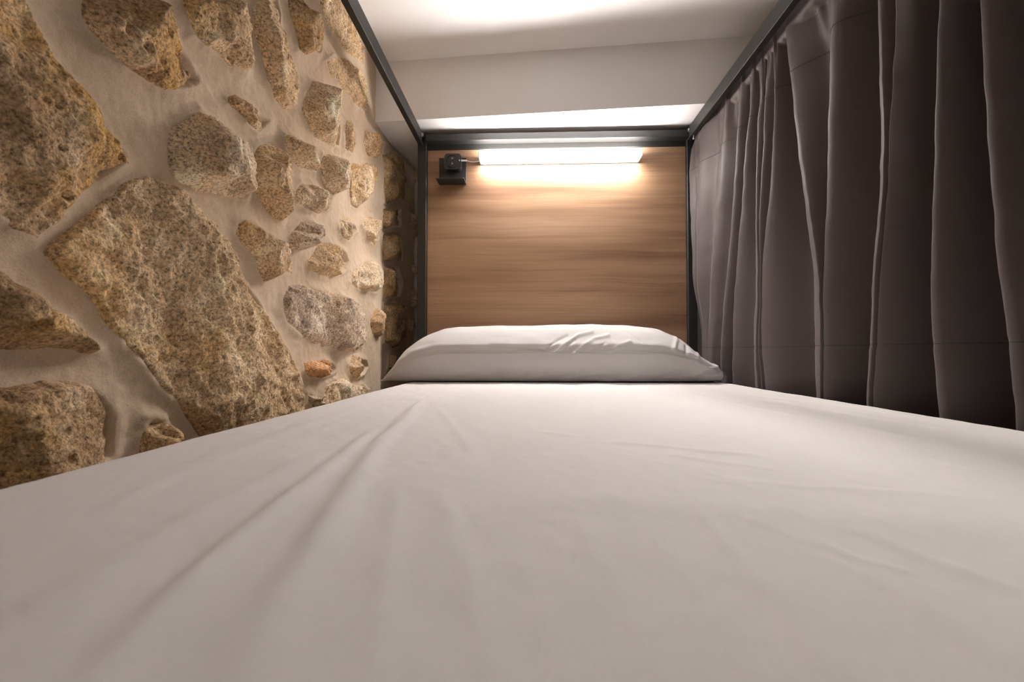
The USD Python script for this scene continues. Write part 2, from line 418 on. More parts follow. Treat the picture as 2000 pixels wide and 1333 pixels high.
# the wall runs on past the picture: fill the rest with stones of the same sizes
Y_LO, Y_HI, Z_LO, Z_HI = -0.75, BACK_Y, FLOOR, CEIL
filler = []
taken = traced_union
view_zone = shapely.Polygon(on_wall([(-5, -5), (-5, 970), (790, 760), (806, 320), (735, 120), (735, -5)])[:, 1:3]).buffer(0)
tries = 0
while tries < 3000 and len(filler) < 120:
    tries += 1
    c = np.array([rng.uniform(Y_LO, Y_HI), rng.uniform(-0.75, Z_HI)])
    if tries < 900:
        a = rng.uniform(0.07, 0.13)
    else:
        a = rng.uniform(0.035, 0.06)
    b = a * rng.uniform(0.55, 0.85)
    n = 11
    t = np.linspace(0, 2 * np.pi, n, endpoint=False) + rng.uniform(-0.12, 0.12, n)
    rr = rng.uniform(0.82, 1.1, n)
    rot = rng.uniform(-0.5, 0.5)
    q = np.stack([a * rr * np.cos(t), b * rr * np.sin(t)], 1)
    q = q @ np.array([[math.cos(rot), math.sin(rot)], [-math.sin(rot), math.cos(rot)]]) + c
    pg = shapely.Polygon(q).buffer(0)
    if pg.buffer(0.012).intersects(taken) or pg.intersects(view_zone):
        continue
    filler.append((('tan', 'brown', 'pale', 'grey')[int(rng.integers(4))], rng.uniform(.025, .038), pg))
    taken = shapely.union(taken, pg.buffer(0.012))

wall_left = thing('wall_left', (XM, 0.6, FLOOR), 'rough rubble stone wall with sandy lime mortar beside the bed', kind='structure')
# distance field to the nearest stone, for mortar smeared up against the stones
R = 0.003
gy = np.arange(Y_LO, Y_HI + R, R)
gz = np.arange(-0.30, Z_HI + R, R)
GY, GZ = np.meshgrid(gy, gz, indexing='ij')
allst = shapely.union_all([o[2] for o in outlines] + [o[2] for o in filler])
inside = shapely.contains_xy(allst, GY, GZ)
dist = (ndimage.distance_transform_edt(~inside) - ndimage.distance_transform_edt(inside)) * R   # negative under a stone


def wave_wall(y, z):
    """slow undulation shared by mortar and stones"""
    return 0.008 * fbm2(y, z, 0.33, 2, 3) + recede(y)


def mortar_x(y, z, d):
    return XM + wave_wall(y, z) + 0.005 * fbm2(y, z, 0.11, 2, 5) + 0.0014 * fbm2(y, z, 0.022, 3, 8) + (0.006 + 0.009 * fbm2(y, z, 0.07, 2, 12)) * np.exp(-np.maximum(d, 0) / 0.010) - 0.002 - 0.024 * np.clip((-d - 0.009) / 0.015, 0, 1) + 0.0012 * fbm2(y, z, 0.009, 2, 9)


MX = mortar_x(GY, GZ, dist)
v = np.stack([MX, GY, GZ], -1).reshape(-1, 3)
f = grid_faces(len(gy), len(gz))
lower = np.array([[XM, Y_LO, FLOOR], [XM - .046, Y_HI, FLOOR], [XM - .046, Y_HI, -0.29], [XM, Y_LO, -0.29],
                  [XM, FRONT_Y, FLOOR], [XM, Y_LO + .01, FLOOR], [XM, Y_LO + .01, CEIL], [XM, FRONT_Y, CEIL]])
lf = np.array([[0, 1, 2], [0, 2, 3], [4, 5, 6], [4, 6, 7]]) + len(v)
part(wall_left, 'mortar', (np.vstack([v, lower]), np.vstack([f, lf])), MORTAR, smooth=True)


def smin(a, b, k):
    h = np.clip(0.5 + 0.5 * (b - a) / k, 0, 1)
    return b * (1 - h) + a * h - k * h * (1 - h)


def stone(look, h, pg, step, seed):
    r = np.random.default_rng(seed)
    g = pg.buffer(0.007)
    y0, z0, y1, z1 = g.bounds
    y0, y1, z0, z1 = max(y0, Y_LO), min(y1, BACK_Y), max(z0, FLOOR), min(z1, CEIL)
    ys, zs = np.arange(y0, y1 + step, step), np.arange(z0, z1 + step, step)
    Y, Z = np.meshgrid(ys, zs, indexing='ij')
    # ragged outline: look the outline up at slightly displaced points
    Yd = Y + 0.005 * fbm2(Y, Z, 0.03, 3, seed)
    Zd = Z + 0.005 * fbm2(Y, Z, 0.03, 3, seed + 50)
    pts = shapely.points(Yd, Zd)
    ins = shapely.contains_xy(pg, Yd, Zd)
    ring = shapely.boundary(pg)
    shapely.prepare(ring)
    d = shapely.distance(ring, pts)
    d = np.where(ins, d, -d)
    keep = d > -0.006
    cy, cz = pg.centroid.x, pg.centroid.y
    size = math.sqrt(pg.area)
    # flank slope depends on the side, so that each stone has its own broken faces
    ang = np.arctan2(Z - cz, Y - cy)
    ph = r.uniform(0, 6.28, 3)
    slope = 2.0 + 0.75 * np.sin(2 * ang + ph[0]) + 0.35 * np.sin(3 * ang + ph[1])
    flank = np.where(d > 0, slope * d, 2.2 * d) - 0.002
    top = np.full_like(Y, h)
    for k in range(5):
        a = ph[2] + k * 1.257 + r.uniform(-0.4, 0.4)
        tilt = r.uniform(0.10, 0.55)
        offset = r.uniform(0.05, 0.30) * size
        plane = h * r.uniform(0.92, 1.12) - tilt * ((Y - cy) * math.cos(a) + (Z - cz) * math.sin(a) - offset)
        top = smin(top, plane, 0.002)
    if size < 0.16:                                     # small stones: a broken ridge, steep towards the foot of the bed
        ra = r.uniform(-0.45, 0.45)
        s_ = (Y - cy) * math.cos(ra) + (Z - cz) * math.sin(ra)
        half = 0.5 * (pg.bounds[2] - pg.bounds[0])
        rs = half * r.uniform(-0.78, -0.30)
        top = smin(top + 0.006, h * 1.12 - 1.12 * h / (half + rs) * r.uniform(0.95, 1.3) * (rs - s_), 0.0015)
        top = smin(top, h * 1.12 - r.uniform(0.22, 0.50) * (s_ - rs), 0.0015)
    top = np.maximum(top, -0.1 * h if size < 0.16 else 0.3 * h)
    hh = smin(flank, top, 0.004)
    rough = np.clip(d / 0.008, 0, 1)
    hh = hh + rough * (0.0100 * fbm2(Y, Z, 0.040, 3, seed + 1) + 0.0065 * fbm2(Y, Z, 0.012, 3, seed + 2))
    pits = np.clip(fbm2(Y, Z, 0.014, 2, seed + 3) - 0.30, 0, 1)
    hh = hh - rough * 0.016 * pits
    X = XM + wave_wall(Y, Z) - 0.002 + hh
    idx = -np.ones(Y.size, int)
    kk = keep.ravel()
    idx[kk] = np.arange(kk.sum())
    f = grid_faces(len(ys), len(zs))
    f = f[kk[f].all(1)]
    vv = np.stack([X, Y, Z], -1).reshape(-1, 3)[kk]
    f = idx[f]
    used, inv = np.unique(f, return_inverse=True)
    part(wall_left, 'stone', (vv[used], inv.reshape(f.shape)), STONES[look], smooth=True)


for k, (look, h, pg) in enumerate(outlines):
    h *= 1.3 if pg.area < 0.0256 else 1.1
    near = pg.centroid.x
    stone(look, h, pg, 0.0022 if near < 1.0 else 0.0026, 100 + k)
for k, (look, h, pg) in enumerate(filler):
    stone(look, h, pg, 0.006, 400 + k)

# ---------------------------------------------------------------- the bunk frame
HB = 1.620                                             # front plane of the headboard panel
frame = thing('bunk_bed_frame', (0.085, 0.6, FLOOR), 'black metal canopy frame of the bunk with a wood grain headboard panel', 'bed frame')
LX0, LX1, RX0, RX1 = -0.397, -0.379, 0.556, 0.574
RZ0, RZ1 = 0.740, 0.781
for x0, x1 in ((LX0, LX1), (RX0, RX1)):
    part(frame, 'side_rail', box((x0, -0.45, RZ0), (x1, 1.61, RZ1), 0.0016), BLACK, smooth=False)
for x0, x1 in ((-0.399, -0.367), (0.556, 0.588)):
    part(frame, 'post', box((x0, 1.607, FLOOR), (x1, 1.637, RZ1 - .002), 0.002), BLACK, smooth=False)
    part(frame, 'post', box((x0, -0.48, FLOOR), (x1, -0.45, RZ1 - .002), 0.002), BLACK, smooth=False)
# tube along the top of the headboard with a lip down to the panel
part(frame, 'top_rail', join(box((-0.3665, 1.586, 0.7455), (0.5555, HB + .012, 0.7700), 0.0014), box((-0.3665, HB - .002, 0.7265), (0.5555, HB + .012, 0.7455), 0.0008)), BLACK, smooth=False)
part(frame, 'end_rail', box((-0.367, -0.478, RZ0), (0.556, -0.452, RZ1), 0.0016), BLACK, smooth=False)
part(frame, 'headboard_panel', box((-0.3665, HB, -0.30), (0.5555, HB + .018, 0.7262), 0.0008), WOOD, smooth=False, label='oak wood grain headboard panel')
for x0, x1 in ((LX0, LX1), (RX0, RX1)):
    part(frame, 'bed_rail', box((x0, -0.45, -0.42), (x1, 1.607, -0.33), 0.0016), BLACK, smooth=False)
part(frame, 'bed_base', box((LX1, -0.45, -0.36), (RX0, 1.60, -0.335), 0.002), BLACK, smooth=False)


def bolt(c, axis, r=0.0062, l=0.006):
    c, axis = np.array(c, float), np.array(axis, float)
    return join(trimesh.creation.cylinder(radius=r * 1.5, segment=[c, c + axis * 0.0018], sections=20),
                trimesh.creation.cylinder(radius=r, segment=[c + axis * 0.0018, c + axis * l], sections=6))


part(frame, 'bolt', bolt((LX1, 1.585, 0.768), (1, 0, 0)), STEEL, smooth=False, label='bright steel hexagon bolt')
part(frame, 'bolt', bolt((RX0, 1.585, 0.768), (-1, 0, 0)), STEEL, smooth=False, label='bright steel hexagon bolt')
part(frame, 'screw', join(cyl((0.5645, 1.565, 0.7285), (0.5645, 1.565, 0.7405), 0.002, 10), trimesh.creation.uv_sphere(radius=0.0038, count=[10, 12]).apply_translation((0.5645, 1.565, 0.7275))), STEEL, smooth=40, label='small steel screw under the rail')

# ---------------------------------------------------------------- mattress and sheet
SZ = -0.095                                            # top of the sheet
MX0, MX1 = -0.384, 0.604
matt = thing('mattress', (0.11, 0.6, -0.335), 'single mattress under the fitted white sheet on the bunk', 'mattress')
part(matt, 'mattress_body', box((MX0 + .012, -0.425, -0.334), (MX1 - .034, 1.555, SZ - .018), 0.02), SHEET, smooth=False)


WR = [  # (px polyline of a crest, half width in m, height in m)
    ([(735, 835), (600, 950), (470, 1050), (330, 1170), (160, 1333)], .0075, .0036),
    ([(825, 785), (745, 865), (690, 950), (610, 1075), (530, 1195), (440, 1360)], .0095, .0046),
    ([(640, 880), (420, 985), (220, 1100), (0, 1240)], .011, .0016),
    ([(828, 778), (812, 800), (795, 825), (740, 862), (705, 888)], .0045, .0016),
    ([(845, 785), (870, 815), (900, 850), (930, 900)], .006, .0008),
    ([(775, 930), (765, 1050), (745, 1180), (730, 1360)], .0055, .0010),
    ([(860, 950), (890, 1050), (930, 1170), (985, 1360)], .0065, .0009),
    ([(1000, 1060), (1050, 1160), (1120, 1360)], .005, .0006),
    ([(1350, 985), (1425, 1065), (1490, 1130), (1560, 1210), (1660, 1360)], .0045, .0015),
    ([(1515, 1010), (1690, 1100), (1850, 1200), (2040, 1310)], .005, .0011),
    ([(1420, 1000), (1560, 1050), (1680, 1090), (1760, 1105)], .004, .0009),
    ([(1640, 1020), (1810, 1085), (2040, 1160)], .006, .0015),
    ([(1580, 1065), (1750, 1150), (1880, 1240), (2040, 1340)], .004, .0007),
    ([(1240, 1020), (1330, 1110), (1440, 1230), (1520, 1360)], .005, .0006),
    ([(1120, 1000), (1180, 1100), (1270, 1250), (1330, 1360)], .005, .0005),
    ([(960, 972), (1150, 978), (1350, 990), (1700, 1013), (2040, 1040)], .020, .0014),
    ([(1160, 862), (1300, 872), (1390, 884), (1455, 889)], .006, .0015),
    ([(1290, 884), (1400, 902), (1490, 914)], .006, .0010),
    ([(1020, 825), (1045, 842), (1120, 852)], .006, .0009),
    ([(1400, 935), (1650, 955), (1900, 975)], .007, .0008),
    ([(1480, 775), (1700, 815), (1990, 862)], .009, .0020),
    ([(1440, 768), (1640, 790), (1900, 835)], .008, .0016),
    ([(1330, 765), (1520, 806), (1800, 860)], .008, .0010),
    ([(850, 762), (900, 775), (1000, 782)], .010, .0012),
    ([(560, 850), (380, 915), (150, 1010)], .010, .0010),
    ([(700, 800), (480, 870), (250, 950)], .012, .0010),
]


def seg_dist(P, A, B):
    ab = B - A
    t = np.clip(((P - A) @ ab) / (ab @ ab), 0, 1)
    return np.linalg.norm(P - (A + t[..., None] * ab), axis=-1)


def sheet_mesh():
    rad = 0.026
    xi = np.arange(MX0 + rad, MX1 - rad + 1e-6, 0.0028)
    th = np.linspace(0, np.pi / 2, 10)[1:]
    xs = np.concatenate([MX0 + rad - rad * np.sin(th[::-1]), xi, MX1 - rad + rad * np.sin(th)])
    zb = np.concatenate([SZ - rad + rad * np.cos(th[::-1]), np.full(len(xi), SZ), SZ - rad + rad * np.cos(th)])
    xs = np.concatenate([[MX0] * 4, xs, [MX1] * 4])
    zb = np.concatenate([np.linspace(-0.325, SZ - rad - .01, 4), zb, np.linspace(SZ - rad - .01, -0.325, 4)])
    ys = np.concatenate([np.arange(-0.43, 0.06, 0.02), np.arange(0.06, 0.55, 0.0022), np.arange(0.55, 1.571, 0.0045)])
    Y, X = np.meshgrid(ys, xs, indexing='ij')
    Z = np.broadcast_to(zb, X.shape).copy()
    P = np.stack([X, Y], -1)
    mask = np.clip((Z - (SZ - 0.02)) / 0.02, 0, 1)
    H = np.zeros_like(X)
    for px, w, h in WR:
        p = on_z(px, SZ)[:, :2]
        n = len(p)
        dd = None
        for k in range(n - 1):
            d = seg_dist(P, p[k], p[k + 1])
            dd = d if dd is None else np.minimum(dd, d)
        # fade at the ends
        e0 = np.linalg.norm(P - p[0], axis=-1)
        e1 = np.linalg.norm(P - p[-1], axis=-1)
        L = np.linalg.norm(np.diff(p, axis=0), axis=1).sum()
        fade = np.clip(np.minimum(e0, e1 + 0.02) / (0.18 * L), 0, 1)
        H += h * np.exp(-(dd / w) ** 2) * fade
    # slack cloth: long soft ripples drawn towards the foot, small crumples
    H += 0.0022 * fbm2(X * 2.4, Y, 0.16, 2, 21) + 0.0009 * fbm2(X * 2.2 + Y * 0.9, Y * 0.8 - X * 0.5, 0.05, 3, 22) + 0.00022 * fbm2(X + 0.6 * Y, Y - 0.7 * X, 0.012, 2, 23)
    # the mattress sinks slightly towards its foot
    H -= 0.010 * np.clip((0.30 - Y) / 0.45, 0, 1) ** 1.3
    H *= 1 - 0.92 * np.clip((Y - 1.33) / 0.05, 0, 1)
    Z = Z + H * mask
    # tuck at the head end
    v = np.stack([X, Y, Z], -1).reshape(-1, 3)
    f = grid_faces(len(ys), len(xs))[:, ::-1]
    nx = len(xs)
    hv = np.stack([xs, np.full(nx, ys[-1] + 0.001), np.full(nx, -0.325)], 1)
    fv = np.stack([xs, np.full(nx, ys[0] - 0.001), np.full(nx, -0.325)], 1)
    m = len(v)
    v = np.vstack([v, hv, fv])
    last, first = (len(ys) - 1) * nx, 0
    ex = []
    for k in range(nx - 1):
        ex += [[last + k, last + k + 1, m + k], [last + k + 1, m + k + 1, m + k],
               [first + k + 1, first + k, m + nx + k], [first + k + 1, m + nx + k, m + nx + k + 1]]
    return v, np.vstack([f, ex])


sheet = thing('fitted_sheet', (0.11, 0.6, -0.326), 'white cotton fitted sheet, slightly creased, stretched over the mattress', 'bed sheet')
part(sheet, 'sheet_cloth', sheet_mesh(), SHEET, smooth=True)

# ---------------------------------------------------------------- pillow
pillow = thing('pillow', (0.09, 1.46, SZ), 'long plump pillow in a white cotton pillowcase against the headboard', 'pillow')
top_px = [(742, 752), (752, 732), (770, 706), (800, 680), (830, 657), (868, 642), (900, 638), (1000, 637), (1110, 635), (1220, 635), (1280, 642), (1330, 664), (1380, 694), (1405, 708), (1417, 724), (1414, 742)]
tp = np.array([on_y([q], 1.375 if (q[0] < 790 or q[0] > 1350) else 1.455)[0] for q in top_px])
XT = np.linspace(tp[0, 0], tp[-1, 0], 441)
tx = np.maximum.accumulate(tp[:, 0] + np.arange(len(tp)) * 1e-6)
tx[-1] = max(tx[-1], tx[-2] + 1e-4)
ztop = np.interp(XT, tx, tp[:, 2])
ztop = ndimage.gaussian_filter1d(ztop, 3.4, mode='nearest')
PX0, PX1 = XT[0], XT[-1]


def pillow_section(k):
    """control points (y, z) round the pillow at station k, from the front contact up over the top to the back"""
    x = XT[k]
    u = (x - PX0) / (PX1 - PX0)
    e = min(1.0, min(u, 1 - u) / 0.10)
    e = math.sqrt(max(0.0, 1 - (1 - e) ** 2))          # rounded ends
    zt = ztop[k]
    hgt = max(zt - SZ, 0.012)
    front = 1.375 + 0.045 * (1 - e)
    back = 1.605 - 0.03 * (1 - e)
    seam_z = SZ + min(0.088, hgt * 0.52)
    cp = [(front + .035, SZ + .001), (front + .004, SZ + .004), (front - .022, SZ + .28 * (seam_z - SZ)), (front - .036, SZ + .72 * (seam_z - SZ)),
          (front - .037, seam_z), (front - .0345, seam_z + .08 * (zt - seam_z)), (front - .0330, seam_z + .27 * (zt - seam_z)), (front - .012, seam_z + .50 * (zt - seam_z)),
          (front + .035, seam_z + .84 * (zt - seam_z)), (front + .085, zt), (front + .15, zt - .012), (back - .02, zt - .35 * hgt),
          (back, zt - .62 * hgt), (back - .02, SZ + .004), (back - .06, SZ + .001)]
    return np.array(cp)


SECT = np.array([pillow_section(k) for k in range(len(XT))])
t0 = np.linspace(0, 1, SECT.shape[1])
tt = np.concatenate([np.linspace(0, 0.2857, 22), np.linspace(0.2857, 0.75, 90)[1:], np.linspace(0.75, 1, 18)[1:]])
YZ = PchipInterpolator(t0, SECT, axis=1)(tt)           # stations x samples x 2
PXg = np.repeat(XT[:, None], len(tt), 1)
PYg, PZg = YZ[..., 0].copy(), YZ[..., 1].copy()
# creases: crest lines traced on the front of the pillow (px), pushed out along the surface normal
PW = [([(1085, 688), (1108, 668), (1130, 655), (1160, 648)], .007, .006), ([(1062, 684), (1090, 664), (1108, 655)], .006, -.005),
      ([(1120, 690), (1140, 674), (1160, 662), (1190, 655)], .007, .005), ([(1105, 678), (1122, 664)], .006, -.004),
      ([(1185, 690), (1205, 676), (1230, 668)], .007, .004), ([(1160, 683), (1182, 670)], .006, -.003),
      ([(1312, 684), (1322, 670), (1334, 660)], .008, .005), ([(1335, 690), (1345, 676)], .008, -.006), ([(1355, 706), (1362, 694), (1375, 690)], .007, .004),
      ([(1000, 690), (1030, 684), (1060, 690)], .007, .003), ([(960, 676), (1010, 678), (1060, 682)], .008, -.003),
      ([(1350, 735), (1370, 722), (1400, 718), (1415, 712)], .006, .006), ([(1352, 748), (1375, 732), (1410, 727)], .006, -.006),
      ([(1100, 748), (1130, 735), (1180, 728)], .007, .003), ([(1080, 748), (1100, 738), (1130, 726)], .006, -.003), ([(900, 742), (960, 738)], .007, .002),
      ([(1005, 748), (1025, 735)], .006, -.004), ([(1040, 748), (1056, 733)], .006, .003),
      ([(1230, 650), (1250, 668)], .006, -.001), ([(860, 746), (900, 730), (930, 726)], .006, .003), ([(1190, 745), (1240, 736)], .006, .003), ([(1270, 742), (1310, 722), (1340, 716)], .006, .0035), ([(940, 745), (980, 728)], .005, -.003), ([(800, 690), (850, 676), (950, 676)], .008, .002)]
du = np.gradient(np.stack([PXg, PYg, PZg], -1), axis=0)
dv = np.gradient(np.stack([PXg, PYg, PZg], -1), axis=1)
nn = np.cross(du, dv)
nn /= np.maximum(np.linalg.norm(nn, axis=-1, keepdims=True), 1e-9)
P3 = np.stack([PXg, PYg, PZg], -1)
if nn[220, 60] @ np.array([0, -0.5, 1.0]) < 0:
    nn = -nn
H = np.zeros(PXg.shape)
PP = np.stack([PXg, PZg], -1)
for px, w, h in PW:
    q = on_y(px, 1.36)[:, [0, 2]]
    dd = np.min([seg_dist(PP, q[k], q[k + 1]) for k in range(len(q) - 1)], axis=0)
    H += 0.8 * h * np.exp(-(dd / (0.75 * w)) ** 2) * (PYg < 1.52)
H += 0.0035 * fbm2(PXg, PZg + PYg, 0.10, 2, 31) + 0.0010 * fbm2(PXg, PZg + PYg, 0.03, 2, 32)
low = np.clip((PZg - SZ) / 0.02, 0, 1)
P3 = P3 + nn * (H * low)[..., None]
P3[..., 1] = np.minimum(P3[..., 1], HB - 0.004)
P3[..., 2] = np.maximum(P3[..., 2], SZ + 0.0006)
pv = P3.reshape(-1, 3)
pf = grid_faces(len(XT), len(tt), wrap=True)
c0, c1 = P3[0].mean(0), P3[-1].mean(0)
n_t = len(tt)
m = len(pv)
pv = np.vstack([pv, c0, c1])
caps = [[m, (k + 1) % n_t, k] for k in range(n_t)] + [[m + 1, (len(XT) - 1) * n_t + k, (len(XT) - 1) * n_t + (k + 1) % n_t] for k in range(n_t)]
pmesh = trimesh.Trimesh(pv, np.vstack([pf, caps]), process=False)
if pmesh.volume < 0:
    pmesh.invert()
case = part(pillow, 'pillowcase', pmesh, PILLOWCASE, smooth=True)
si = int(np.argmin(np.abs(tt - t0[4])))
line = P3[10:-10, si] + nn[10:-10, si] * 0.0006
part(pillow, 'seam', tube(line, 0.0012, 6), PILLOWCASE, smooth=True, label='stitched seam along the front of the pillowcase')
si2 = int(np.argmin(np.abs(tt - t0[5]))) + 2
line = P3[22:-22, si2] + nn[22:-22, si2] * 0.0001
part(pillow, 'stitching', tube(line, 0.0006, 5), PILLOWCASE, smooth=True)

# ---------------------------------------------------------------- curtain
TOPZ, BOTZ, SEAMZ, HEMZ = 0.768, -0.30, 0.628, 0.012
RIDGES = [  # far to near: points (px) along each crest, from the top down
    [(1347, 285), (1346, 400), (1344, 500), (1350, 640), (1358, 690)],
    [(1372, 268), (1368, 330), (1362, 450), (1362, 600), (1366, 680)],
    [(1418, 205), (1413, 291), (1402, 400), (1392, 520), (1384, 610), (1378, 690)],
    [(1446, 165), (1442, 257), (1436, 347), (1430, 420), (1422, 520), (1414, 610), (1408, 700)],
    [(1466, 140), (1463, 224), (1456, 302), (1449, 400), (1438, 520), (1433, 600), (1431, 800)],
    [(1480, 125), (1483, 190), (1479, 280), (1477, 392), (1478, 480), (1478, 600), (1475, 680), (1479, 755)],
    [(1497, 105), (1496, 167), (1492, 269), (1485, 392), (1482, 470), (1481, 600), (1481, 680), (1487, 755)],
    [(1511, 90), (1516, 179), (1512, 257), (1503, 392), (1490, 490), (1486, 600), (1488, 700), (1496, 758)],
    [(1530, 70), (1543, 134), (1554, 235), (1575, 392), (1590, 480), (1602, 560), (1601, 680), (1601, 780)],
    [(1632, -10), (1630, 80), (1625, 150), (1617, 337), (1612, 480), (1607, 570), (1606, 690), (1606, 790)],
    [(1717, -5), (1720, 100), (1723, 220), (1725, 330), (1718, 440), (1707, 560), (1702, 660), (1694, 790)],
    [(1753, -5), (1746, 130), (1735, 260), (1730, 380), (1724, 440), (1714, 560), (1710, 660), (1702, 790)],
    [(1838, -5), (1831, 80), (1828, 200), (1824, 390), (1821, 500), (1820, 590), (1826, 660), (1835, 760), (1843, 815)],
    [(1915, -5), (1922, 120), (1928, 220), (1941, 390), (1950, 500), (1965, 600), (1975, 690), (1982, 760), (1993, 840)],
]


def xr(y, z):
    base = np.interp(z, [BOTZ, -0.12, 0.1, TOPZ], [0.622, 0.614, 0.604, 0.584])
    return base - 0.030 * np.clip((y - 1.38) / 0.22, 0, 1)


ZR = np.concatenate([np.linspace(TOPZ, SEAMZ - .02, 26), np.linspace(SEAMZ - .02, -0.13, 74)[1:], np.linspace(-0.13, BOTZ, 8)[1:]])
ridge_y = []
for rd in RIDGES:
    px = np.array(rd, float)
    x = np.full(len(px), 0.6)
    for _ in range(6):
        p = on_x(px, x)
        x = xr(p[:, 1], p[:, 2])
    p = on_x(px, x)
    o = np.argsort(p[:, 2])
    zz, yy = p[o, 2], p[o, 1]
    yv = np.interp(ZR, zz, yy)
    ridge_y.append(ndimage.gaussian_filter1d(yv, 4.0, mode='nearest'))
y_next = ridge_y[-1].copy()
rc = np.random.default_rng(5)
for k in range(9):                                      # the curtain runs on past the picture to the foot of the bunk
    y_next = y_next - rc.uniform(0.075, 0.12) - 0.012 * np.sin(ZR * rc.uniform(2, 5) + rc.uniform(0, 6))
    ridge_y.append(y_next.copy())
RY = np.array(ridge_y)                                   # ridges x heights
RY[0] = np.minimum(RY[0], 1.598)
for k in range(1, len(RY)):
    RY[k] = np.minimum(RY[k], RY[k - 1] - 0.013)
AMPS = [.008, .018, .022, .028, .028, .024, .030, .060, .034, .062, .030, .066, .066]
NS = 18
VX, VY = [], []
for k in range(len(RY) - 1):
    gap = RY[k] - RY[k + 1]
    amp = AMPS[k] if k < len(AMPS) else rc.uniform(.050, .068)
    A = amp * np.clip(gap / 0.05, 0.25, 1.25)
    last = k == len(RY) - 2
    for s in range(NS + (1 if last else 0)):
        ph = s / NS
        y = RY[k] + (RY[k + 1] - RY[k]) * (ph + 0.06 * np.sin(2 * np.pi * ph))
        x = xr(y, ZR) + A * (0.5 - 0.5 * np.cos(2 * np.pi * ph)) ** 0.85
        VX.append(x)
        VY.append(y)
VX, VY = np.array(VX), np.array(VY)                      # columns x heights
VZ = np.broadcast_to(ZR, VX.shape).copy()
# header: small gathers on the rod above the seam; cloth puckers between seam and fold
hd = np.clip((VZ - SEAMZ) / (0.735 - SEAMZ), 0, 1)
col = np.arange(VX.shape[0])[:, None]
flat = xr(VY, VZ) + 0.012
VX = VX * (1 - 0.55 * hd) + flat * 0.55 * hd
puck = np.clip((VZ - (SEAMZ - 0.07)) / 0.12, 0, 1) ** 1.3
VX += puck * 0.0055 * (np.sin(col * 2 * np.pi / 9.7 + 6 * (VZ - SEAMZ) * np.sin(col * 0.37)) + 0.5 * hd * np.sin(col * 2 * np.pi / 4.3 + 1.0)) * (0.6 + 0.4 * np.sin(col * 0.21))
VX += 0.0035 * fbm2(VY, VZ * 0.35, 0.06, 3, 41) + 0.0016 * fbm2(VY, VZ, 0.035, 2, 42)
# slight pull-in at the hem stitch line
VX += 0.0012 * np.exp(-((VZ - HEMZ) / 0.004) ** 2)
VX = np.where(VZ < -0.06, np.maximum(VX, 0.612), VX)
pt = np.clip((0.26 - VZ) / 0.22, 0, 1) * np.clip((VY - 1.22) / 0.08, 0, 1)
pt = pt * pt * (3 - 2 * pt)
VX = VX + pt * np.maximum(0.598 - VX, 0)
hang = np.clip((VZ - 0.70) / 0.03, 0, 1)
VX = np.minimum(VX, 0.593 * hang + 1.0 * (1 - hang))
VX = np.maximum(VX, 0.5755 * hang + VX * (1 - hang) * 1.0)
nc, nz = VX.shape
T = 0.0016
front = np.stack([VX, VY, VZ], -1)
gu, gv = np.gradient(front, axis=0), np.gradient(front, axis=1)
cn = np.cross(gu, gv)
cn /= np.maximum(np.linalg.norm(cn, axis=-1, keepdims=True), 1e-9)
if cn[..., 0].mean() > 0:
    cn = -cn
backs = front - cn * T


def two_sided(fr, bk):
    r_, c_ = fr.shape[:2]
    f1 = grid_faces(r_, c_)
    v_ = np.vstack([fr.reshape(-1, 3), bk.reshape(-1, 3)])
    n_ = r_ * c_
    test = np.cross(fr[1, 0] - fr[0, 0], fr[1, 1] - fr[0, 0])
    f2 = f1[:, ::-1] + n_
    rim = np.concatenate([np.arange(c_), np.arange(1, r_) * c_ + c_ - 1, (r_ - 1) * c_ + np.arange(c_ - 2, -1, -1), np.arange(r_ - 2, 0, -1) * c_])
    nx_ = np.roll(rim, -1)
    f3 = np.vstack([np.stack([rim, nx_, nx_ + n_], 1), np.stack([rim, nx_ + n_, rim + n_], 1)])
    return trimesh.Trimesh(v_, np.vstack([f1, f2, f3]), process=False)


curtain = thing('curtain', (0.6, 0.6, BOTZ), 'dark taupe privacy curtain gathered under the right canopy rail', 'curtain')
cm = two_sided(front, backs)
if np.cross(front[51, 50] - front[50, 50], front[50, 51] - front[50, 50])[0] > 0:
    cm.invert()
panel = part(curtain, 'curtain_panel', cm, CURTAIN, smooth=True)


def seam_line(z, r, name, label, c0=0, c1=None):
    j = int(np.argmin(np.abs(ZR - z)))
    ln = front[c0:c1, j] + cn[c0:c1, j] * (r * 0.2)
    part(curtain, name, tube(ln, r, 5), THREAD, smooth=True, label=label)


seam_line(SEAMZ, 0.0007, 'header_seam', 'dark stitched seam of the curtain header')
seam_line(HEMZ, 0.0006, 'hem_seam', 'dark stitched seam of the bottom hem')
jj = int(np.argmin(np.abs(ZR - SEAMZ)))
part(curtain, 'side_hem_seam', tube(front[7, jj + 4:] + cn[7, jj + 4:] * 0.0002, 0.0006, 5), THREAD, smooth=True, label='dark stitched seam of the side hem')
rod = thing('curtain_rod', (0.608, 0.6, 0.7695), 'thin black curtain rod behind the right canopy rail holding the curtain', 'curtain rod')
part(rod, 'rod', cyl((0.608, -0.45, 0.7735), (0.608, 1.60, 0.7735), 0.004, 14), BLACK)
for y in (-0.44, 1.596):
    part(rod, 'rod_bracket', box((0.5745, y - .004, 0.7695), (0.613, y + .004, 0.7785), 0.001), BLACK, smooth=False)

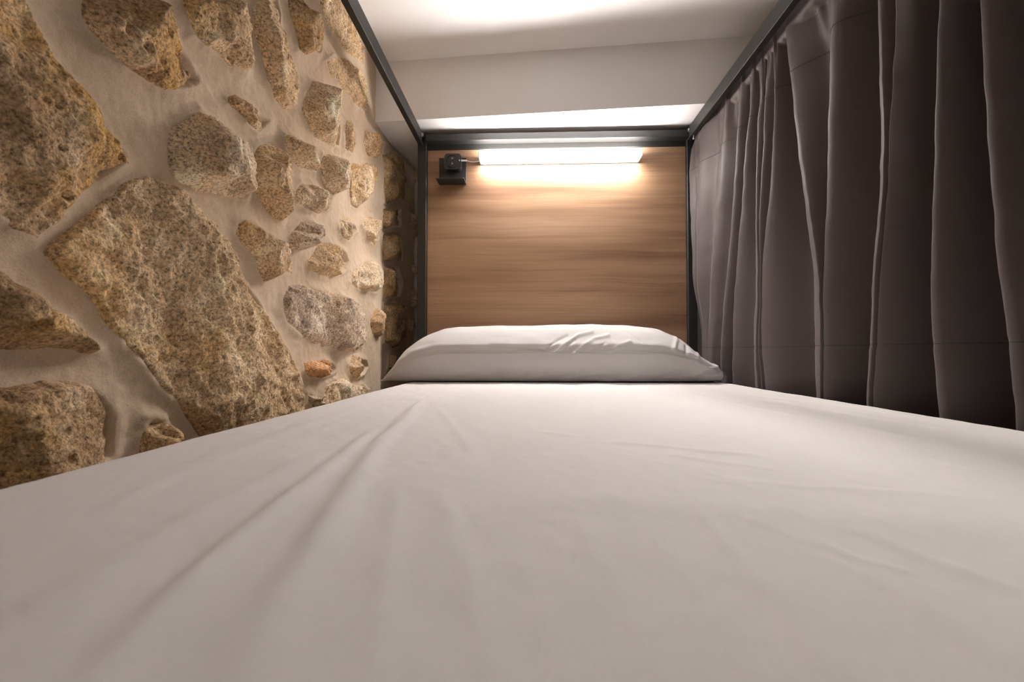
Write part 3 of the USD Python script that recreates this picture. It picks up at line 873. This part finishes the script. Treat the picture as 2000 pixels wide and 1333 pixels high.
# ---------------------------------------------------------------- reading light on the headboard
LA, LB = on_y([(936, 302)], 1.585)[0], on_y([(1252, 301)], 1.585)[0]
lz0, lz1 = 0.6705, 0.6960
lamp = thing('reading_light', ((LA[0] + LB[0]) / 2, HB, lz0), 'bright white tube light glowing along the top of the headboard', 'lamp')
lx0, lx1 = LA[0], LB[0]
dm = trimesh.convex.convex_hull(np.array([(x, 1.556 + rr_ - rr_ * math.cos(a_), zc_ + sg_ * rr_ * math.sin(a_)) for x in (lx0 + .004, lx1 - .004) for rr_ in (.008,)
                                          for zc_, sg_ in ((lz0 + .008, -1), (lz1 - .008, 1)) for a_ in np.linspace(0, np.pi / 2, 7)]
                                         + [(x, 1.612, z) for x in (lx0 + .004, lx1 - .004) for z in (lz0, lz1)]))
part(lamp, 'diffuser', dm, LAMP_GLOW, smooth=30, label='glowing white diffuser tube')
part(lamp, 'housing', box((lx0 + .004, 1.6125, lz0 - .0015), (lx1 - .004, HB - .0004, lz1 + .001), 0.002), WHITE_PLASTIC, smooth=False)
for x0, x1 in ((lx0, lx0 + .004), (lx1 - .004, lx1)):
    part(lamp, 'end_cap', box((x0, 1.557, lz0), (x1, HB - .0004, lz1), 0.0015), WHITE_PLASTIC, smooth=False)

# ---------------------------------------------------------------- phone shelf, power socket and cable
s0, s1 = on_y([(858, 362)], HB)[0], on_y([(911, 309)], HB)[0]
shelf = thing('phone_shelf', ((s0[0] + s1[0]) / 2, HB, s0[2]), 'small black metal phone shelf bracket at the upper left of the headboard', 'shelf')
part(shelf, 'back_plate', box((s0[0], HB - .003, s0[2]), (s1[0], HB - .0002, s1[2]), 0.0008), BLACK, smooth=False)
part(shelf, 'shelf_plate', box((s0[0] + .0, HB - .060, s0[2]), (s1[0], HB - .003, s0[2] + .003), 0.0008), BLACK, smooth=False)
for dx in (.010, s1[0] - s0[0] - .010):
    part(shelf, 'screw', bolt((s0[0] + dx, HB - .003, s0[2] + .022), (0, -1, 0), .0022, .002), STEEL, smooth=False)

c = on_y([(884, 314)], HB - .03)[0]
sock = thing('power_socket', (c[0], HB, c[2] - .03), 'round black power socket above the phone shelf at the lamp', 'socket')
w = 0.030
pg = shapely.box(-w, -.030, w, w * .86).buffer(-.012).buffer(.012)
body = trimesh.creation.extrude_polygon(pg, 0.026, engine='earcut')
RXm = np.array([[1, 0, 0, 0], [0, 0, -1, 0], [0, 1, 0, 0], [0, 0, 0, 1.0]])      # local z becomes -y


def place(mh, at):
    mh = mh.copy()
    mh.apply_transform(RXm)
    mh.apply_translation(at)
    return mh


part(sock, 'socket_body', place(body, (c[0], HB - .0035, c[2])), BLACK_PLASTIC, smooth=30)
ring = trimesh.creation.annulus(0.0205, 0.0235, 0.005, sections=48)
ring.apply_translation((0, 0, 0.0025))
part(sock, 'socket_ring', place(ring, (c[0], HB - .0295, c[2] - .001)), BLACK_PLASTIC, smooth=30)
disc = trimesh.creation.cylinder(radius=0.0205, height=0.002, sections=48)
part(sock, 'socket_face', place(disc, (c[0], HB - .0300, c[2] - .001)), BLACK_PLASTIC, smooth=30)
for dz in (.0095, -.0095):
    pin = trimesh.creation.annulus(0.0016, 0.0030, 0.0012, sections=20)
    part(sock, 'pin_hole', place(pin, (c[0] - .001, HB - .0312, c[2] - .001 + dz)), GREY_PLASTIC, smooth=30)
q0, q1 = on_y([(896, 314)], HB - .02)[0], on_y([(911, 314)], HB - .02)[0]
q2 = np.array([lx0 + .001, HB - .014, (lz0 + lz1) / 2 - .004])
cable = thing('lamp_cable', (q1[0], q1[1], q1[2]), 'short white cable running from the socket to the tube light', 'cable')
tline = np.linspace(0, 1, 18)[:, None]
pts = q1 * (1 - tline) + q2 * tline
pts[:, 2] -= 0.004 * np.sin(np.pi * tline[:, 0])
part(cable, 'cord', tube(pts, 0.0014, 8), WHITE_PLASTIC, smooth=True)
part(cable, 'plug', tube(np.array([c + np.array([.0215, 0, 0]) * 1.0 + np.array([0, -.014, 0]) * 0, q0 * .5 + q1 * .5, q1 + (q1 - q0) * .05]), 0.0028, 10), WHITE_PLASTIC, smooth=True)

# ---------------------------------------------------------------- dormitory ceiling lamps, out of frame
for k, (x, y) in enumerate(((0.15, -1.2), (1.7, -0.6))):
    cl = thing('ceiling_lamp', (x, y, CEIL - .07), ('round white ceiling lamp behind the foot of the bunk', 'round white ceiling lamp in the room beyond the curtain')[k], 'lamp')
    sh = trimesh.creation.cylinder(radius=0.17, height=0.045, sections=48)
    sh.apply_translation((x, y, CEIL - .0475))
    part(cl, 'lamp_shade', sh, ROOM_GLOW, smooth=30)
    bs = trimesh.creation.cylinder(radius=0.18, height=0.024, sections=48)
    bs.apply_translation((x, y, CEIL - .012))
    part(cl, 'lamp_base', bs, WHITE_PLASTIC, smooth=30)
SPX, SPY = 0.594, 0.600
sp = thing('ceiling_spot', (SPX, SPY, CEIL - .055), 'small round surface mounted ceiling spot above the right canopy rail', 'lamp')
d_ = trimesh.creation.cylinder(radius=0.025, height=0.004, sections=32)
d_.apply_translation((SPX, SPY, CEIL - .0165))
part(sp, 'lens', d_, SPOT_GLOW, smooth=30)
part(sp, 'housing', join(trimesh.creation.annulus(0.031, 0.036, 0.055, sections=48).apply_translation((SPX, SPY, CEIL - .0276)),
                         trimesh.creation.cylinder(radius=0.031, height=0.008, sections=48).apply_translation((SPX, SPY, CEIL - .0045))), BLACK_PLASTIC, smooth=30)
